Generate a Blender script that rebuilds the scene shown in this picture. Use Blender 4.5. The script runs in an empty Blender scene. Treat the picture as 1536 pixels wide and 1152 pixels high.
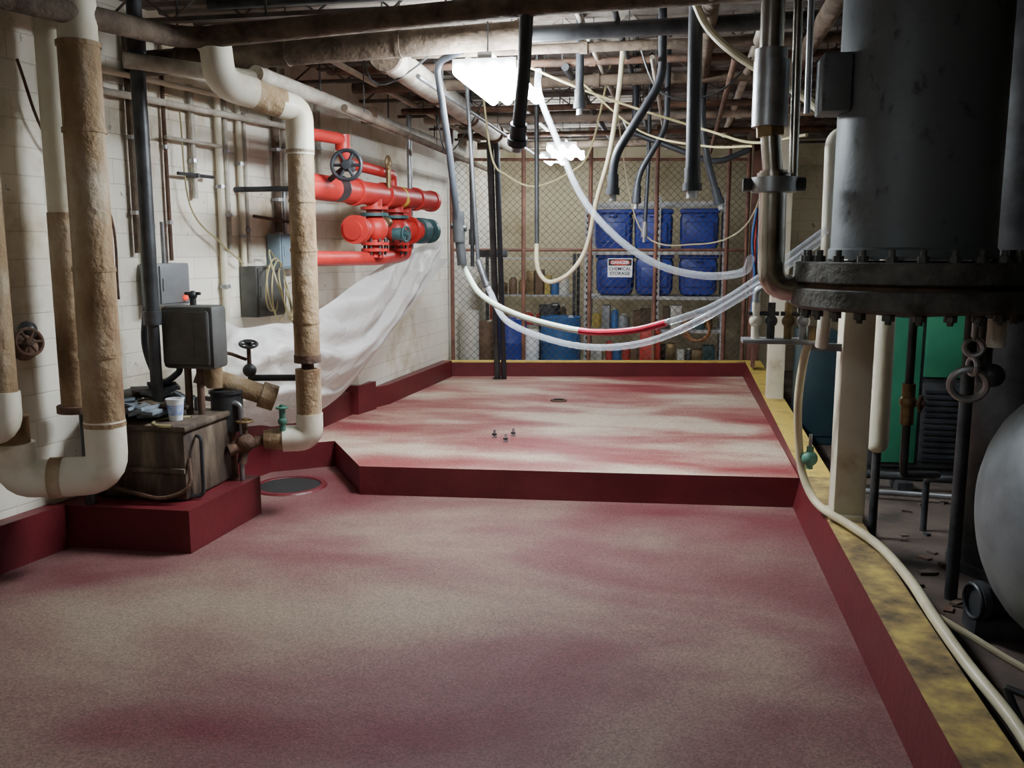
import bpy, bmesh, math, random
from mathutils import Vector, Matrix
random.seed(7)
COL=bpy.context.scene.collection

# ---------------------------------------------------------------- materials
def mat(name,c1,c2=None,scale=5.,rough=.6,metal=0.,bump=0.,bscale=None,c3=None,stretch=(1,1,1),lo=.35,hi=.65,alpha=1.,trans=0.,spec=.4,detail=6):
    m=bpy.data.materials.new(name);m.use_nodes=True
    nt=m.node_tree;n=nt.nodes;l=nt.links
    b=n['Principled BSDF']
    b.inputs['Roughness'].default_value=rough;b.inputs['Metallic'].default_value=metal
    b.inputs['Specular IOR Level'].default_value=spec
    b.inputs['Alpha'].default_value=alpha;b.inputs['Transmission Weight'].default_value=trans
    tc=n.new('ShaderNodeTexCoord');mp=n.new('ShaderNodeMapping');mp.inputs['Scale'].default_value=stretch
    l.new(tc.outputs['Object'],mp.inputs[0])
    if c2 is None:c2=tuple(x*.75 for x in c1)
    nz=n.new('ShaderNodeTexNoise');nz.inputs['Scale'].default_value=scale;nz.inputs['Detail'].default_value=detail;nz.inputs['Roughness'].default_value=.6
    l.new(mp.outputs[0],nz.inputs['Vector'])
    r=n.new('ShaderNodeValToRGB');r.color_ramp.elements[0].position=lo;r.color_ramp.elements[1].position=hi
    r.color_ramp.elements[0].color=(*c2,1);r.color_ramp.elements[1].color=(*c1,1)
    if c3:
        e=r.color_ramp.elements.new((lo+hi)/2);e.color=(*c3,1)
    l.new(nz.outputs['Fac'],r.inputs[0]);l.new(r.outputs[0],b.inputs['Base Color'])
    if bump:
        nb=n.new('ShaderNodeTexNoise');nb.inputs['Scale'].default_value=bscale or scale*4;nb.inputs['Detail'].default_value=4
        l.new(tc.outputs['Object'],nb.inputs['Vector'])
        bp=n.new('ShaderNodeBump');bp.inputs['Strength'].default_value=bump;bp.inputs['Distance'].default_value=.02
        l.new(nb.outputs['Fac'],bp.inputs['Height']);l.new(bp.outputs[0],b.inputs['Normal'])
    return m

def floor_mat(name,red,mid,sand,sc,thr,grain=.35,offs=(0,0,0),gs=150,spk=.3,rough=.7,spec=.25):
    m=bpy.data.materials.new(name);m.use_nodes=True
    nt=m.node_tree;n=nt.nodes;l=nt.links;b=n['Principled BSDF']
    b.inputs['Roughness'].default_value=rough;b.inputs['Specular IOR Level'].default_value=spec
    tc=n.new('ShaderNodeTexCoord');mp=n.new('ShaderNodeMapping');mp.inputs['Scale'].default_value=sc;mp.inputs['Location'].default_value=offs
    l.new(tc.outputs['Object'],mp.inputs[0])
    nz=n.new('ShaderNodeTexNoise');nz.inputs['Scale'].default_value=1;nz.inputs['Detail'].default_value=4;nz.inputs['Roughness'].default_value=.52;nz.inputs['Distortion'].default_value=.3
    l.new(mp.outputs[0],nz.inputs['Vector'])
    g=n.new('ShaderNodeTexNoise');g.inputs['Scale'].default_value=gs;g.inputs['Detail'].default_value=2;l.new(tc.outputs['Object'],g.inputs['Vector'])
    s1=n.new('ShaderNodeMath');s1.operation='SUBTRACT';s1.inputs[1].default_value=.5;l.new(g.outputs['Fac'],s1.inputs[0])
    s2=n.new('ShaderNodeMath');s2.operation='MULTIPLY_ADD';s2.inputs[1].default_value=grain;l.new(s1.outputs[0],s2.inputs[0]);l.new(nz.outputs['Fac'],s2.inputs[2])
    r=n.new('ShaderNodeValToRGB');e=r.color_ramp.elements
    e[0].position=thr[0];e[0].color=(*red,1);e[1].position=thr[2];e[1].color=(*sand,1)
    x=e.new(thr[1]);x.color=(*mid,1)
    l.new(s2.outputs[0],r.inputs[0])
    # individual aggregate grains: pale and dark specks
    v=n.new('ShaderNodeTexVoronoi');v.inputs['Scale'].default_value=gs*1.2;l.new(tc.outputs['Object'],v.inputs['Vector'])
    hs=n.new('ShaderNodeSeparateColor');l.new(v.outputs['Color'],hs.inputs[0])
    mr=n.new('ShaderNodeMapRange');mr.inputs[3].default_value=1-spk;mr.inputs[4].default_value=1+spk;l.new(hs.outputs[0],mr.inputs[0])
    cc=n.new('ShaderNodeVectorMath');cc.operation='SCALE';l.new(r.outputs[0],cc.inputs[0]);l.new(mr.outputs[0],cc.inputs['Scale'])
    l.new(cc.outputs[0],b.inputs['Base Color'])
    bp=n.new('ShaderNodeBump');bp.inputs['Strength'].default_value=.3;bp.inputs['Distance'].default_value=.005
    l.new(g.outputs['Fac'],bp.inputs['Height']);l.new(bp.outputs[0],b.inputs['Normal'])
    return m

def block_mat(name,base,dirty,mortar):
    m=bpy.data.materials.new(name);m.use_nodes=True
    nt=m.node_tree;n=nt.nodes;l=nt.links;b=n['Principled BSDF']
    b.inputs['Roughness'].default_value=.65
    tc=n.new('ShaderNodeTexCoord');sp=n.new('ShaderNodeSeparateXYZ');cb=n.new('ShaderNodeCombineXYZ')
    ad=n.new('ShaderNodeMath');ad.operation='ADD'
    l.new(tc.outputs['Object'],sp.inputs[0]);l.new(sp.outputs[0],ad.inputs[0]);l.new(sp.outputs[1],ad.inputs[1])
    l.new(ad.outputs[0],cb.inputs[0]);l.new(sp.outputs[2],cb.inputs[1])
    br=n.new('ShaderNodeTexBrick');br.inputs['Scale'].default_value=1;br.inputs['Brick Width'].default_value=.4;br.inputs['Row Height'].default_value=.15
    br.inputs['Mortar Size'].default_value=.005;br.inputs['Mortar Smooth'].default_value=.6
    br.inputs['Color1'].default_value=(*base,1);br.inputs['Color2'].default_value=(*[x*.95 for x in base],1);br.inputs['Mortar'].default_value=(*mortar,1)
    l.new(cb.outputs[0],br.inputs['Vector'])
    nz=n.new('ShaderNodeTexNoise');nz.inputs['Scale'].default_value=1.6;nz.inputs['Detail'].default_value=10;nz.inputs['Roughness'].default_value=.65;l.new(tc.outputs['Object'],nz.inputs['Vector'])
    r=n.new('ShaderNodeValToRGB');r.color_ramp.elements[0].position=.34;r.color_ramp.elements[1].position=.5
    r.color_ramp.elements[0].color=(*dirty,1);r.color_ramp.elements[1].color=(1,1,1,1)
    l.new(nz.outputs['Fac'],r.inputs[0])
    mx=n.new('ShaderNodeMixRGB');mx.blend_type='MULTIPLY';mx.inputs[0].default_value=1
    l.new(br.outputs['Color'],mx.inputs[1]);l.new(r.outputs[0],mx.inputs[2])
    # chipped paint spots
    n2=n.new('ShaderNodeTexNoise');n2.inputs['Scale'].default_value=7;n2.inputs['Detail'].default_value=8;n2.inputs['Roughness'].default_value=.7;l.new(tc.outputs['Object'],n2.inputs['Vector'])
    r2=n.new('ShaderNodeValToRGB');r2.color_ramp.elements[0].position=.65;r2.color_ramp.elements[1].position=.67
    l.new(n2.outputs['Fac'],r2.inputs[0])
    m3=n.new('ShaderNodeMixRGB');l.new(r2.outputs[0],m3.inputs[0]);l.new(mx.outputs[0],m3.inputs[1]);m3.inputs[2].default_value=(base[0]*.5,base[1]*.5,base[2]*.48,1)
    l.new(m3.outputs[0],b.inputs['Base Color'])
    bp=n.new('ShaderNodeBump');bp.inputs['Strength'].default_value=.45;bp.inputs['Distance'].default_value=.008;bp.invert=True
    l.new(br.outputs['Fac'],bp.inputs['Height']);l.new(bp.outputs[0],b.inputs['Normal'])
    return m

def emit(name,c,s):
    m=bpy.data.materials.new(name);m.use_nodes=True
    b=m.node_tree.nodes['Principled BSDF'];b.inputs['Base Color'].default_value=(*c,1)
    b.inputs['Emission Color'].default_value=(*c,1);b.inputs['Emission Strength'].default_value=s
    return m

M_low=floor_mat('epoxy_sand_floor',(.115,.025,.03),(.155,.072,.068),(.235,.175,.13),(.55,.9,1),(.33,.48,.66),.24,(3,1.2,0),100,.24)
M_plat=floor_mat('epoxy_sand_platform',(.24,.04,.045),(.36,.165,.14),(.56,.45,.34),(.65,1.6,1),(.37,.49,.62),.22,(1,4,0),90,.22,.5,.4)
M_red=mat('maroon_epoxy',(.125,.013,.018),(.085,.009,.012),3,.45,bump=.15,bscale=30)
M_yel=mat('yellow_worn_paint',(.50,.37,.10),(.10,.07,.04),7,.65,c3=(.27,.19,.075),bump=.25,lo=.34,hi=.66,detail=10)
M_yel2=mat('yellow_paint',(.60,.43,.09),(.33,.23,.08),7,.6,lo=.3,hi=.5)
M_conc=mat('old_concrete',(.10,.07,.055),(.035,.026,.022),3,.8,bump=.3)
M_wall=block_mat('painted_block',(.82,.78,.66),(.66,.57,.43),(.66,.61,.51))
M_wallb=block_mat('beige_block',(.48,.41,.26),(.7,.65,.55),(.38,.32,.21))
M_wallr=mat('dark_wall',(.08,.07,.06),(.035,.03,.025),2,.8)  # dimness of the right side put into the wall colour
M_deck=mat('weathered_deck',(.20,.175,.145),(.08,.06,.048),2.5,.75,c3=(.155,.13,.105),bump=.2)
M_joist=mat('weathered_joist',(.16,.14,.12),(.07,.05,.04),5,.8)
M_ins=mat('stained_insulation',(.50,.42,.31),(.15,.08,.04),4,.85,c3=(.34,.235,.13),bump=.7,bscale=22,stretch=(1,1,.4),lo=.33,hi=.66,detail=10)
M_insd=mat('brown_insulation',(.15,.11,.078),(.05,.034,.023),7,.9,c3=(.10,.072,.05),bump=.6,bscale=25)
M_pvc=mat('cream_pvc',(.78,.74,.61),(.58,.50,.35),3,.4,lo=.3,hi=.5)
M_cream=mat('cream_paint',(.70,.66,.52),(.42,.34,.21),4,.6,c3=(.66,.61,.46),lo=.27,hi=.55,bump=.2,detail=9)
M_white=mat('white_pipe_paint',(.50,.47,.40),(.24,.20,.15),6,.5,lo=.35,hi=.62)
M_dark=mat('dark_steel',(.065,.068,.072),(.028,.028,.03),8,.45,metal=.3)
M_blk=mat('black_rubber',(.028,.032,.04),(.015,.016,.019),8,.45)
M_grey=mat('grey_enclosure',(.28,.30,.32),(.20,.21,.22),4,.45,metal=.2)
M_dgrey=mat('dark_enclosure',(.10,.10,.095),(.06,.06,.055),5,.5,metal=.2)
M_vessel=mat('vessel_gunmetal',(.15,.168,.178),(.055,.06,.063),16,.5,metal=.25,c3=(.14,.157,.167),lo=.30,hi=.50,bump=.1,bscale=30,detail=10,stretch=(1,1,.6))
M_flange=mat('flange_dirty',(.15,.155,.14),(.06,.056,.046),9,.6,metal=.25,c3=(.105,.105,.095),bump=.4,bscale=40)
M_chrome=mat('stainless',(.55,.53,.47),(.25,.22,.17),5,.24,metal=1.,lo=.3,hi=.6)
M_galv=mat('galvanised',(.42,.43,.44),(.28,.28,.29),10,.4,metal=.8)
M_firered=mat('fire_pipe_red',(.50,.028,.024),(.34,.018,.016),5,.45,lo=.3,hi=.6)
M_yband=mat('yellow_label',(.75,.55,.05),None,5,.5)
M_teal=mat('teal_valve',(.05,.12,.13),(.02,.05,.05),8,.5)
M_green=mat('green_valve',(.10,.28,.20),(.05,.14,.10),8,.5)
M_brass=mat('brass_dull',(.32,.22,.10),(.12,.08,.04),8,.45,metal=.7)
M_rust=mat('rust',(.15,.08,.05),(.055,.033,.023),8,.85,bump=.4)
M_tank=mat('grimy_tank',(.17,.13,.09),(.028,.02,.014),4,.65,c3=(.075,.052,.037),stretch=(3,3,.6),lo=.32,hi=.7,bump=.3)
M_slate=mat('blue_grey_rag',(.17,.20,.23),(.06,.07,.085),7,.8,bump=.4)
M_cup=mat('white_plastic',(.80,.82,.85),(.7,.72,.76),4,.35)
M_cupb=mat('blue_print',(.10,.25,.62),(.55,.62,.8),22,.4)
M_hose=mat('clear_hose',(.74,.80,.86),(.62,.68,.76),4,.12,alpha=.34,trans=.2,spec=.8)
M_hoseg=mat('greenish_hose',(.66,.76,.62),(.54,.64,.52),4,.3)
M_hosey=mat('cream_hose',(.68,.62,.42),(.46,.40,.26),4,.4)
M_hoser=mat('red_hose',(.62,.02,.06),None,4,.3)
M_wire=mat('yellow_cable',(.45,.39,.20),None,4,.5)
M_fence=mat('chain_link_wire',(.16,.15,.13),(.10,.07,.05),6,.5,metal=.5)
M_fpost=mat('rusty_post',(.20,.09,.06),(.09,.04,.03),6,.7)
M_shelf=mat('shelf_steel',(.50,.51,.51),(.35,.35,.35),6,.5,metal=.2)
M_holeshade=mat('hole_shade',(.012,.012,.012),None,4,.8)  # near black, stands in for the shade inside holes
M_bin=mat('blue_bin',(.03,.055,.34),(.02,.04,.25),3,.4)
M_drum=mat('blue_drum',(.03,.12,.32),(.02,.08,.22),3,.4)
M_jw=mat('jug_white',(.62,.60,.53),None,4,.5)
M_jb=mat('jug_brown',(.16,.09,.05),None,4,.5)
M_jy=mat('jug_yellow',(.5,.38,.10),None,4,.5)
M_jr=mat('jug_red',(.45,.04,.03),None,4,.5)
M_grn=mat('green_panel',(.03,.20,.11),(.02,.14,.08),3,.45)
M_tealp=mat('teal_panel',(.02,.045,.055),(.012,.03,.04),3,.5)
M_sphere=mat('grey_vessel_paint',(.17,.19,.205),(.09,.10,.105),5,.5,metal=.3,lo=.3,hi=.6)
LC=(.88,.95,1.0)
M_lamp=emit('lamp_tube',LC,175)
M_lampb=emit('lamp_tube_far',LC,80)
M_lampfill=emit('lamp_tube_fill',LC,19)
M_lamp3=emit('lamp_tube_cage',LC,55)
M_lamph=mat('lamp_housing',(.75,.75,.73),None,4,.5)
M_btn=emit('button_red_glow',(.9,.05,.02),1.5)  # red push button, glow added through emission
M_text=mat('sign_black',(.01,.01,.01),None,4,.6)

def sheet_mat():
    m=bpy.data.materials.new('plastic_film');m.use_nodes=True
    nt=m.node_tree;n=nt.nodes;l=nt.links
    b=n['Principled BSDF'];b.inputs['Base Color'].default_value=(.80,.78,.77,1);b.inputs['Roughness'].default_value=.25
    tc=n.new('ShaderNodeTexCoord');nz=n.new('ShaderNodeTexNoise');nz.inputs['Scale'].default_value=7;nz.inputs['Detail'].default_value=5;nz.inputs['Distortion'].default_value=1.2
    l.new(tc.outputs['Object'],nz.inputs['Vector'])
    bp=n.new('ShaderNodeBump');bp.inputs['Strength'].default_value=.8;bp.inputs['Distance'].default_value=.04
    l.new(nz.outputs['Fac'],bp.inputs['Height']);l.new(bp.outputs[0],b.inputs['Normal'])
    t=n.new('ShaderNodeBsdfTranslucent');t.inputs[0].default_value=(.8,.8,.78,1)
    tr=n.new('ShaderNodeBsdfTransparent')
    m1=n.new('ShaderNodeMixShader');m1.inputs[0].default_value=.3
    m2=n.new('ShaderNodeMixShader');m2.inputs[0].default_value=.18
    l.new(b.outputs[0],m1.inputs[1]);l.new(t.outputs[0],m1.inputs[2])
    l.new(m1.outputs[0],m2.inputs[1]);l.new(tr.outputs[0],m2.inputs[2])
    l.new(m2.outputs[0],n['Material Output'].inputs[0])
    return m
M_film=sheet_mat()

# ---------------------------------------------------------------- mesh builder
def frame(d):
    d=Vector(d).normalized()
    a=Vector((0,0,1)) if abs(d.z)<.9 else Vector((1,0,0))
    u=d.cross(a).normalized();return u,d.cross(u).normalized()
def fil(pts,rad,k=6):
    pts=[Vector(p) for p in pts];out=[pts[0]]
    for i in range(1,len(pts)-1):
        p=pts[i];a=(pts[i-1]-p);b=(pts[i+1]-p)
        r=min(rad,a.length*.49,b.length*.49)
        pa=p+a.normalized()*r;pb=p+b.normalized()*r
        for j in range(k+1):
            t=j/k;out.append(pa*(1-t)**2+p*2*t*(1-t)+pb*t*t)
    out.append(pts[-1]);return out
def smooth(pts,k=8):
    P=[Vector(p) for p in pts];P=[P[0]*2-P[1]]+P+[P[-1]*2-P[-2]];out=[]
    for i in range(1,len(P)-2):
        a,b,c,d=P[i-1:i+3]
        for j in range(k):
            t=j/k
            out.append(.5*((2*b)+(c-a)*t+(2*a-5*b+4*c-d)*t*t+(-a+3*b-3*c+d)*t**3))
    out.append(P[-2]);return out
class B:
    def __init__(s,name):s.n=name;s.v=[];s.f=[];s.m=[];s.fm=[]
    def mi(s,m):
        if m not in s.m:s.m.append(m)
        return s.m.index(m)
    def add(s,vs,fs,m):
        o=len(s.v);s.v+=[Vector(v) for v in vs];k=s.mi(m)
        for f in fs:s.f.append([o+i for i in f]);s.fm.append(k)
        return s
    def box(s,x0,x1,y0,y1,z0,z1,m,bev=0,rz=0,taper=1.,rx=0):
        bm=bmesh.new();bmesh.ops.create_cube(bm,size=1)
        c=Vector(((x0+x1)/2,(y0+y1)/2,(z0+z1)/2))
        for v in bm.verts:
            k=taper if v.co.z<0 else 1
            v.co=Vector((v.co.x*(x1-x0)*k,v.co.y*(y1-y0)*k,v.co.z*(z1-z0)))
        if bev:bmesh.ops.bevel(bm,geom=bm.edges[:],offset=bev,segments=2,affect='EDGES',profile=.5)
        R=Matrix.Rotation(rz,3,'Z')@Matrix.Rotation(rx,3,'X')
        bm.verts.index_update()
        s.add([R@v.co+c for v in bm.verts],[[v.index for v in f.verts] for f in bm.faces],m);bm.free();return s
    def ring_sweep(s,pts,rs,m,n=12,caps=True):
        pts=[Vector(p) for p in pts];N=len(pts);vs=[];fs=[];u=None
        for i,p in enumerate(pts):
            d=(pts[min(i+1,N-1)]-pts[max(i-1,0)])
            if d.length<1e-7:d=Vector((0,0,1))
            d.normalize()
            if u is None:u,_=frame(d)
            else:
                u=(u-d*u.dot(d))
                if u.length<1e-5:u,_=frame(d)
                u.normalize()
            w=d.cross(u);r=rs[i]
            for j in range(n):
                a=2*math.pi*j/n;vs.append(p+(u*math.cos(a)+w*math.sin(a))*r)
        for i in range(N-1):
            for j in range(n):
                k=(j+1)%n;fs.append([i*n+j,i*n+k,(i+1)*n+k,(i+1)*n+j])
        if caps:fs.append(list(range(n))[::-1]);fs.append([(N-1)*n+j for j in range(n)])
        return s.add(vs,fs,m)
    def tube(s,pts,r,m,f=0.,n=12):
        p=fil(pts,f) if f and len(pts)>2 else [Vector(q) for q in pts]
        return s.ring_sweep(p,[r]*len(p),m,n)
    def hose(s,pts,r,m,n=10):
        p=smooth(pts);return s.ring_sweep(p,[r]*len(p),m,n)
    def cyl(s,a,b,r,m,r2=None,n=20):return s.ring_sweep([a,b],[r,r if r2 is None else r2],m,n)
    def lathe(s,c,prof,m,axis=(0,0,1),n=28):
        ax=Vector(axis).normalized();c=Vector(c);u,w=frame(ax);vs=[];fs=[]
        for (r,h) in prof:
            r=max(r,.0004)
            for j in range(n):
                a=2*math.pi*j/n;vs.append(c+ax*h+(u*math.cos(a)+w*math.sin(a))*r)
        for i in range(len(prof)-1):
            for j in range(n):
                k=(j+1)%n;fs.append([i*n+j,i*n+k,(i+1)*n+k,(i+1)*n+j])
        return s.add(vs,fs,m)
    def sph(s,c,r,m,axis=(0,0,1),sq=1.,n=16):
        pr=[(r*math.sin(math.pi*i/10),-r*sq*math.cos(math.pi*i/10)) for i in range(11)]
        return s.lathe(c,pr,m,axis,n)
    def tor(s,c,ax,R,r,m,n=28,a0=0,a1=2*math.pi):
        u,w=frame(ax);c=Vector(c)
        pts=[c+(u*math.cos(a0+(a1-a0)*i/n)+w*math.sin(a0+(a1-a0)*i/n))*R for i in range(n+1)]
        return s.ring_sweep(pts,[r]*len(pts),m,8,False)
    def wheel(s,c,ax,R,m,r=.01):
        s.tor(c,ax,R,r,m);u,w=frame(ax);c=Vector(c)
        for k in range(3):
            a=k*math.pi/3;d=u*math.cos(a)+w*math.sin(a);s.cyl(c-d*R,c+d*R,r*.8,m,n=8)
        s.cyl(c-Vector(ax).normalized()*.02,c+Vector(ax).normalized()*.02,r*2.2,m,n=12);return s
    def prism(s,poly,z0,z1,m,mtop=None):
        n=len(poly);z1l=z1 if isinstance(z1,(list,tuple)) else [z1]*n
        vs=[(x,y,z0) for x,y in poly]+[(p[0],p[1],z) for p,z in zip(poly,z1l)]
        s.add(vs,[[i,(i+1)%n,n+(i+1)%n,n+i] for i in range(n)]+[list(range(n))[::-1]],m)
        return s.add([(p[0],p[1],z) for p,z in zip(poly,z1l)],[list(range(n))],mtop or m)
    def done(s,ang=35):
        me=bpy.data.meshes.new(s.n)
        xs=[v.x for v in s.v];ys=[v.y for v in s.v];zs=[v.z for v in s.v]
        c=Vector(((min(xs)+max(xs))/2,(min(ys)+max(ys))/2,min(zs)))
        me.from_pydata([v-c for v in s.v],[],s.f)
        for m in s.m:me.materials.append(m)
        me.polygons.foreach_set('material_index',s.fm)
        me.polygons.foreach_set('use_smooth',[True]*len(s.f))
        bm=bmesh.new();bm.from_mesh(me);bmesh.ops.recalc_face_normals(bm,faces=bm.faces[:]);bm.to_mesh(me);bm.free()
        me.set_sharp_from_angle(angle=math.radians(ang));me.update()
        o=bpy.data.objects.new(s.n,me);o.location=c;COL.objects.link(o);return o

def wx(y):return -4.197+.162*y if y<7.7 else -3.285+.06*y
CEIL=3.2
# ---------------------------------------------------------------- room shell
b=B('floor');b.add([(-4.8,-2,0),(.9,-2,0),(.9,13,0),(-4.8,13,0)],[[0,1,2,3]],M_low)
b.add([(-4.8,-2,-.1),(.9,-2,-.1),(.9,13,-.1),(-4.8,13,-.1)],[[3,2,1,0]],M_conc);b.done()
b=B('floor_side');b.box(.9,3.6,-2,13,-.1,0,M_conc);b.done()
b=B('ceiling');b.box(-4.8,3.6,-2,13.2,CEIL+.05,CEIL+.12,M_deck)
y=-2.
while y<13:
    vs=[(-4.8,y,CEIL+.05),(3.6,y,CEIL+.05),(3.6,y+.03,CEIL),(-4.8,y+.03,CEIL),(3.6,y+.10,CEIL),(-4.8,y+.10,CEIL),(3.6,y+.13,CEIL+.05),(-4.8,y+.13,CEIL+.05)]
    b.add(vs,[[0,1,2,3],[3,2,4,5],[5,4,6,7]],M_deck);y+=.17
b.done()
b=B('wall_left')
poly=[(wx(-2),-2),(wx(7.69),7.7),(wx(7.71),7.7),(wx(13),13),(-4.8,13),(-4.8,-2)]
b.prism(poly,0,CEIL+.05,M_wall);b.done()
b=B('wall_back');b.box(-4.8,3.6,13,13.2,0,CEIL+.05,M_wallb);b.done()
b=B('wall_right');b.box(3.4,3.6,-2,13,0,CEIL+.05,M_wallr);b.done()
b=B('wall_front');b.box(-4.8,3.6,-2.2,-2,0,CEIL+.05,M_wallb);b.done()
# open web bar joists
for y in [.6,1.7,2.8,3.9,4.95,5.95,6.9,7.85,8.8,9.75,10.7,11.7]:
    b=B('ceiling_bar_joist');xa=wx(y)+.02
    b.box(xa,3.38,y-.03,y-.004,CEIL-.03,CEIL-.001,M_joist);b.box(xa,3.38,y+.004,y+.03,CEIL-.03,CEIL-.001,M_joist)
    b.box(xa,3.38,y-.025,y-.004,CEIL-.20,CEIL-.175,M_joist);b.box(xa,3.38,y+.004,y+.025,CEIL-.20,CEIL-.175,M_joist)
    x=xa+.05;k=0;pts=[]
    while x<3.3:pts.append((x,y,CEIL-.02 if k%2 else CEIL-.185));x+=.22;k+=1
    b.tube(pts,.008,M_joist,0,6);b.done()
# ---------------------------------------------------------------- platform & curbs
b=B('raised_platform')
poly=[(.86,5.97),(.86,10.8),(-2.66,10.2),(-2.815,7.71),(-2.945,7.69),(wx(6.12),6.12),(-2.6,6.52),(-2.12,5.76)]
b.prism(poly,.001,.205,M_red,M_plat);b.done()
b=B('curb_back')
def yb(x):return 10.2+.17*(x+2.66)
p0=[(-2.66,yb(-2.66)),(.9,yb(.9)),(.9,yb(.9)+.14),(-2.66,yb(-2.66)+.14)]
b.prism(p0,0,.385,M_red,M_yel2)
p1=[(-2.66,yb(-2.66)-.004),(.87,yb(.87)-.004),(.87,yb(.87)),(-2.66,yb(-2.66))]
b.prism(p1,.372,.386,M_yel2)
b.done()
b=B('curb_right')
st=[(-2,.19),(3,.20),(5.9,.235),(7.5,.29),(10.9,.39)]
vs=[];
for y,z in st:vs+=[(.83,y,0),(.875,y,z),(1.06,y,z),(1.07,y,0)]
for i in range(len(st)-1):
    a=4*i;c=a+4
    b.add([vs[j] for j in (a,a+1,c+1,c)],[[0,1,2,3]],M_red)
    b.add([vs[j] for j in (a+1,a+2,c+2,c+1)],[[0,1,2,3]],M_yel2 if i>1 else M_yel)
    b.add([vs[j] for j in (a+2,a+3,c+3,c+2)],[[0,1,2,3]],M_yel)
b.add(vs[:4],[[0,1,2,3]],M_red);b.add(vs[-4:],[[0,1,2,3]],M_red);b.done(20)
b=B('curb_left')
b.prism([(wx(-2)+.002,-2),(wx(-2)+.1,-2),(wx(4.38)+.1,4.38),(wx(4.38)+.002,4.38)],0,.26,M_red);b.done()
b=B('curb_left')
b.prism([(wx(5.24)+.002,5.24),(wx(5.24)+.12,5.24),(-2.9,6.8),(-2.86,7.62),(wx(7.62)+.002,7.62)],0,.42,M_red)
b.prism([(-2.81,7.715),(-2.80,7.72),(-2.80,7.95),(-2.70,8.2),(-2.56,10.18),(-2.672,10.18)],0,.40,M_red)
b.prism([(-2.94,7.63),(-2.80,7.63),(-2.74,7.95),(-2.81,7.95),(-2.81,7.715),(-2.945,7.69)],0,.47,M_red)
b.done()
b=B('equipment_plinth')
b.prism([(wx(4.4)+.003,4.4),(-2.64,4.42),(-2.6,5.22),(wx(5.22)+.003,5.22)],0,.25,M_red);b.done()
# drains and bolts
b=B('floor_drain');c=(-2.70,5.88,0)
b.lathe(c,[(.27,.001),(.26,.012),(.225,.014),(.22,.004)],M_red);b.lathe(c,[(.221,.006),(0,.006)],M_holeshade);b.done()  # floor is uncut: flat disc, the pit's shade put into its colour
b=B('platform_drain');c=(-1.09,8.7,.205)
b.lathe(c,[(.085,.0),(.08,.012),(.06,.014),(0,.012)],M_rust)
for k in range(-3,4):b.box(-1.09-.05,-1.09+.05,8.7+k*.015-.003,8.7+k*.015+.003,.217,.22,M_holeshade)  # dark bars on the lid, slot shade put into colour
b.done()
b=B('anchor_bolts')
for x,y in [(-1.38,6.87),(-1.24,6.95),(-1.26,6.72)]:
    b.cyl((x,y,.205),(x,y,.215),.022,M_galv);b.cyl((x,y,.21),(x,y,.27),.011,M_galv,n=10);b.cyl((x,y,.225),(x,y,.24),.02,M_dark,n=6)
b.done()

# ---------------------------------------------------------------- light fixtures (bare tube strips)
def fixture(cx,cy,z,m,w=.36,l=.95,nt=4):
    b=B('ceiling_light_fixture')
    b.box(cx-w*.12,cx+w*.12,cy-l/2,cy+l/2,z+.08,z+.13,M_lamph,.01)
    for sy in (-1,1):b.box(cx-w/2,cx+w/2,cy+sy*l/2-.012,cy+sy*l/2+.012,z+.02,z+.09,M_lamph)
    for k in range(nt):
        x=cx+(-.4+.8*k/(nt-1))*w
        b.cyl((x,cy-l/2+.012,z+.025),(x,cy+l/2-.012,z+.025),.034,m,n=12)
        for sy in (-1,1):b.sph((x,cy+sy*(l/2+.012),z+.025),.034,m,n=10)
    for sy in (-1,1):b.cyl((cx,cy+sy*l*.4,z+.11),(cx,cy+sy*l*.4,CEIL),.005,M_dark,n=6)
    b.done()
fixture(-1.06,5.5,2.66,M_lamp)
fixture(-1.13,9.5,2.68,M_lampb,.3,.8,3)
fixture(-1.2,1.0,2.75,M_lampfill)  # added out of view as fill light for the near floor
fixture(-1.6,11.9,2.85,M_lamp3,.2,.8,2)
fixture(2.3,6.2,2.9,emit('lamp_tube_side',LC,12))

# ---------------------------------------------------------------- left insulated pipes
b=B('insulated_riser_pipe')
b.cyl((-2.97,4.2,3.2),(-2.97,4.2,2.72),.095,M_cream,n=24)
b.cyl((-2.97,4.2,2.72),(-2.97,4.2,1.6),.100,M_ins,n=24);b.cyl((-2.97,4.2,1.6),(-2.97,4.2,.78),.103,M_ins,n=24)
for z in (2.72,2.3,1.6,1.15,.78):b.cyl((-2.97,4.2,z-.012),(-2.97,4.2,z+.012),.107,M_ins,n=24)
b.tube([(-2.97,4.2,.80),(-2.97,4.2,.50),(-3.2,4.1,.50)],.105,M_pvc,.22,24)
b.cyl((-3.17,4.112,.50),(-3.23,4.087,.50),.109,M_ins,n=24)
b.tube([(-3.2,4.1,.50),(-3.38,4.02,.50),(-3.38,4.02,.70)],.10,M_pvc,.15,24)
b.cyl((-3.38,4.02,.68),(-3.38,4.02,.84),.08,M_ins,n=20)
b.done()
b=B('insulated_riser_pipe')
b.cyl((-3.27,4.4,3.2),(-3.27,4.4,1.9),.080,M_cream,n=20);b.cyl((-3.27,4.4,1.9),(-3.27,4.4,.82),.085,M_ins,n=20)
b.cyl((-3.27,4.4,.84),(-3.27,4.4,.80),.11,M_rust,n=20);b.cyl((-3.27,4.45,.82),(-3.27,4.45,.25),.03,M_dark)
b.done()
b=B('insulated_riser_pipe')
b.cyl((-3.27,3.85,3.2),(-3.27,3.85,.98),.065,M_ins,n=20)
b.tube([(-3.27,3.85,1.0),(-3.27,3.85,.80),(-3.52,3.8,.80)],.075,M_pvc,.15,20);b.done()
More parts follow.
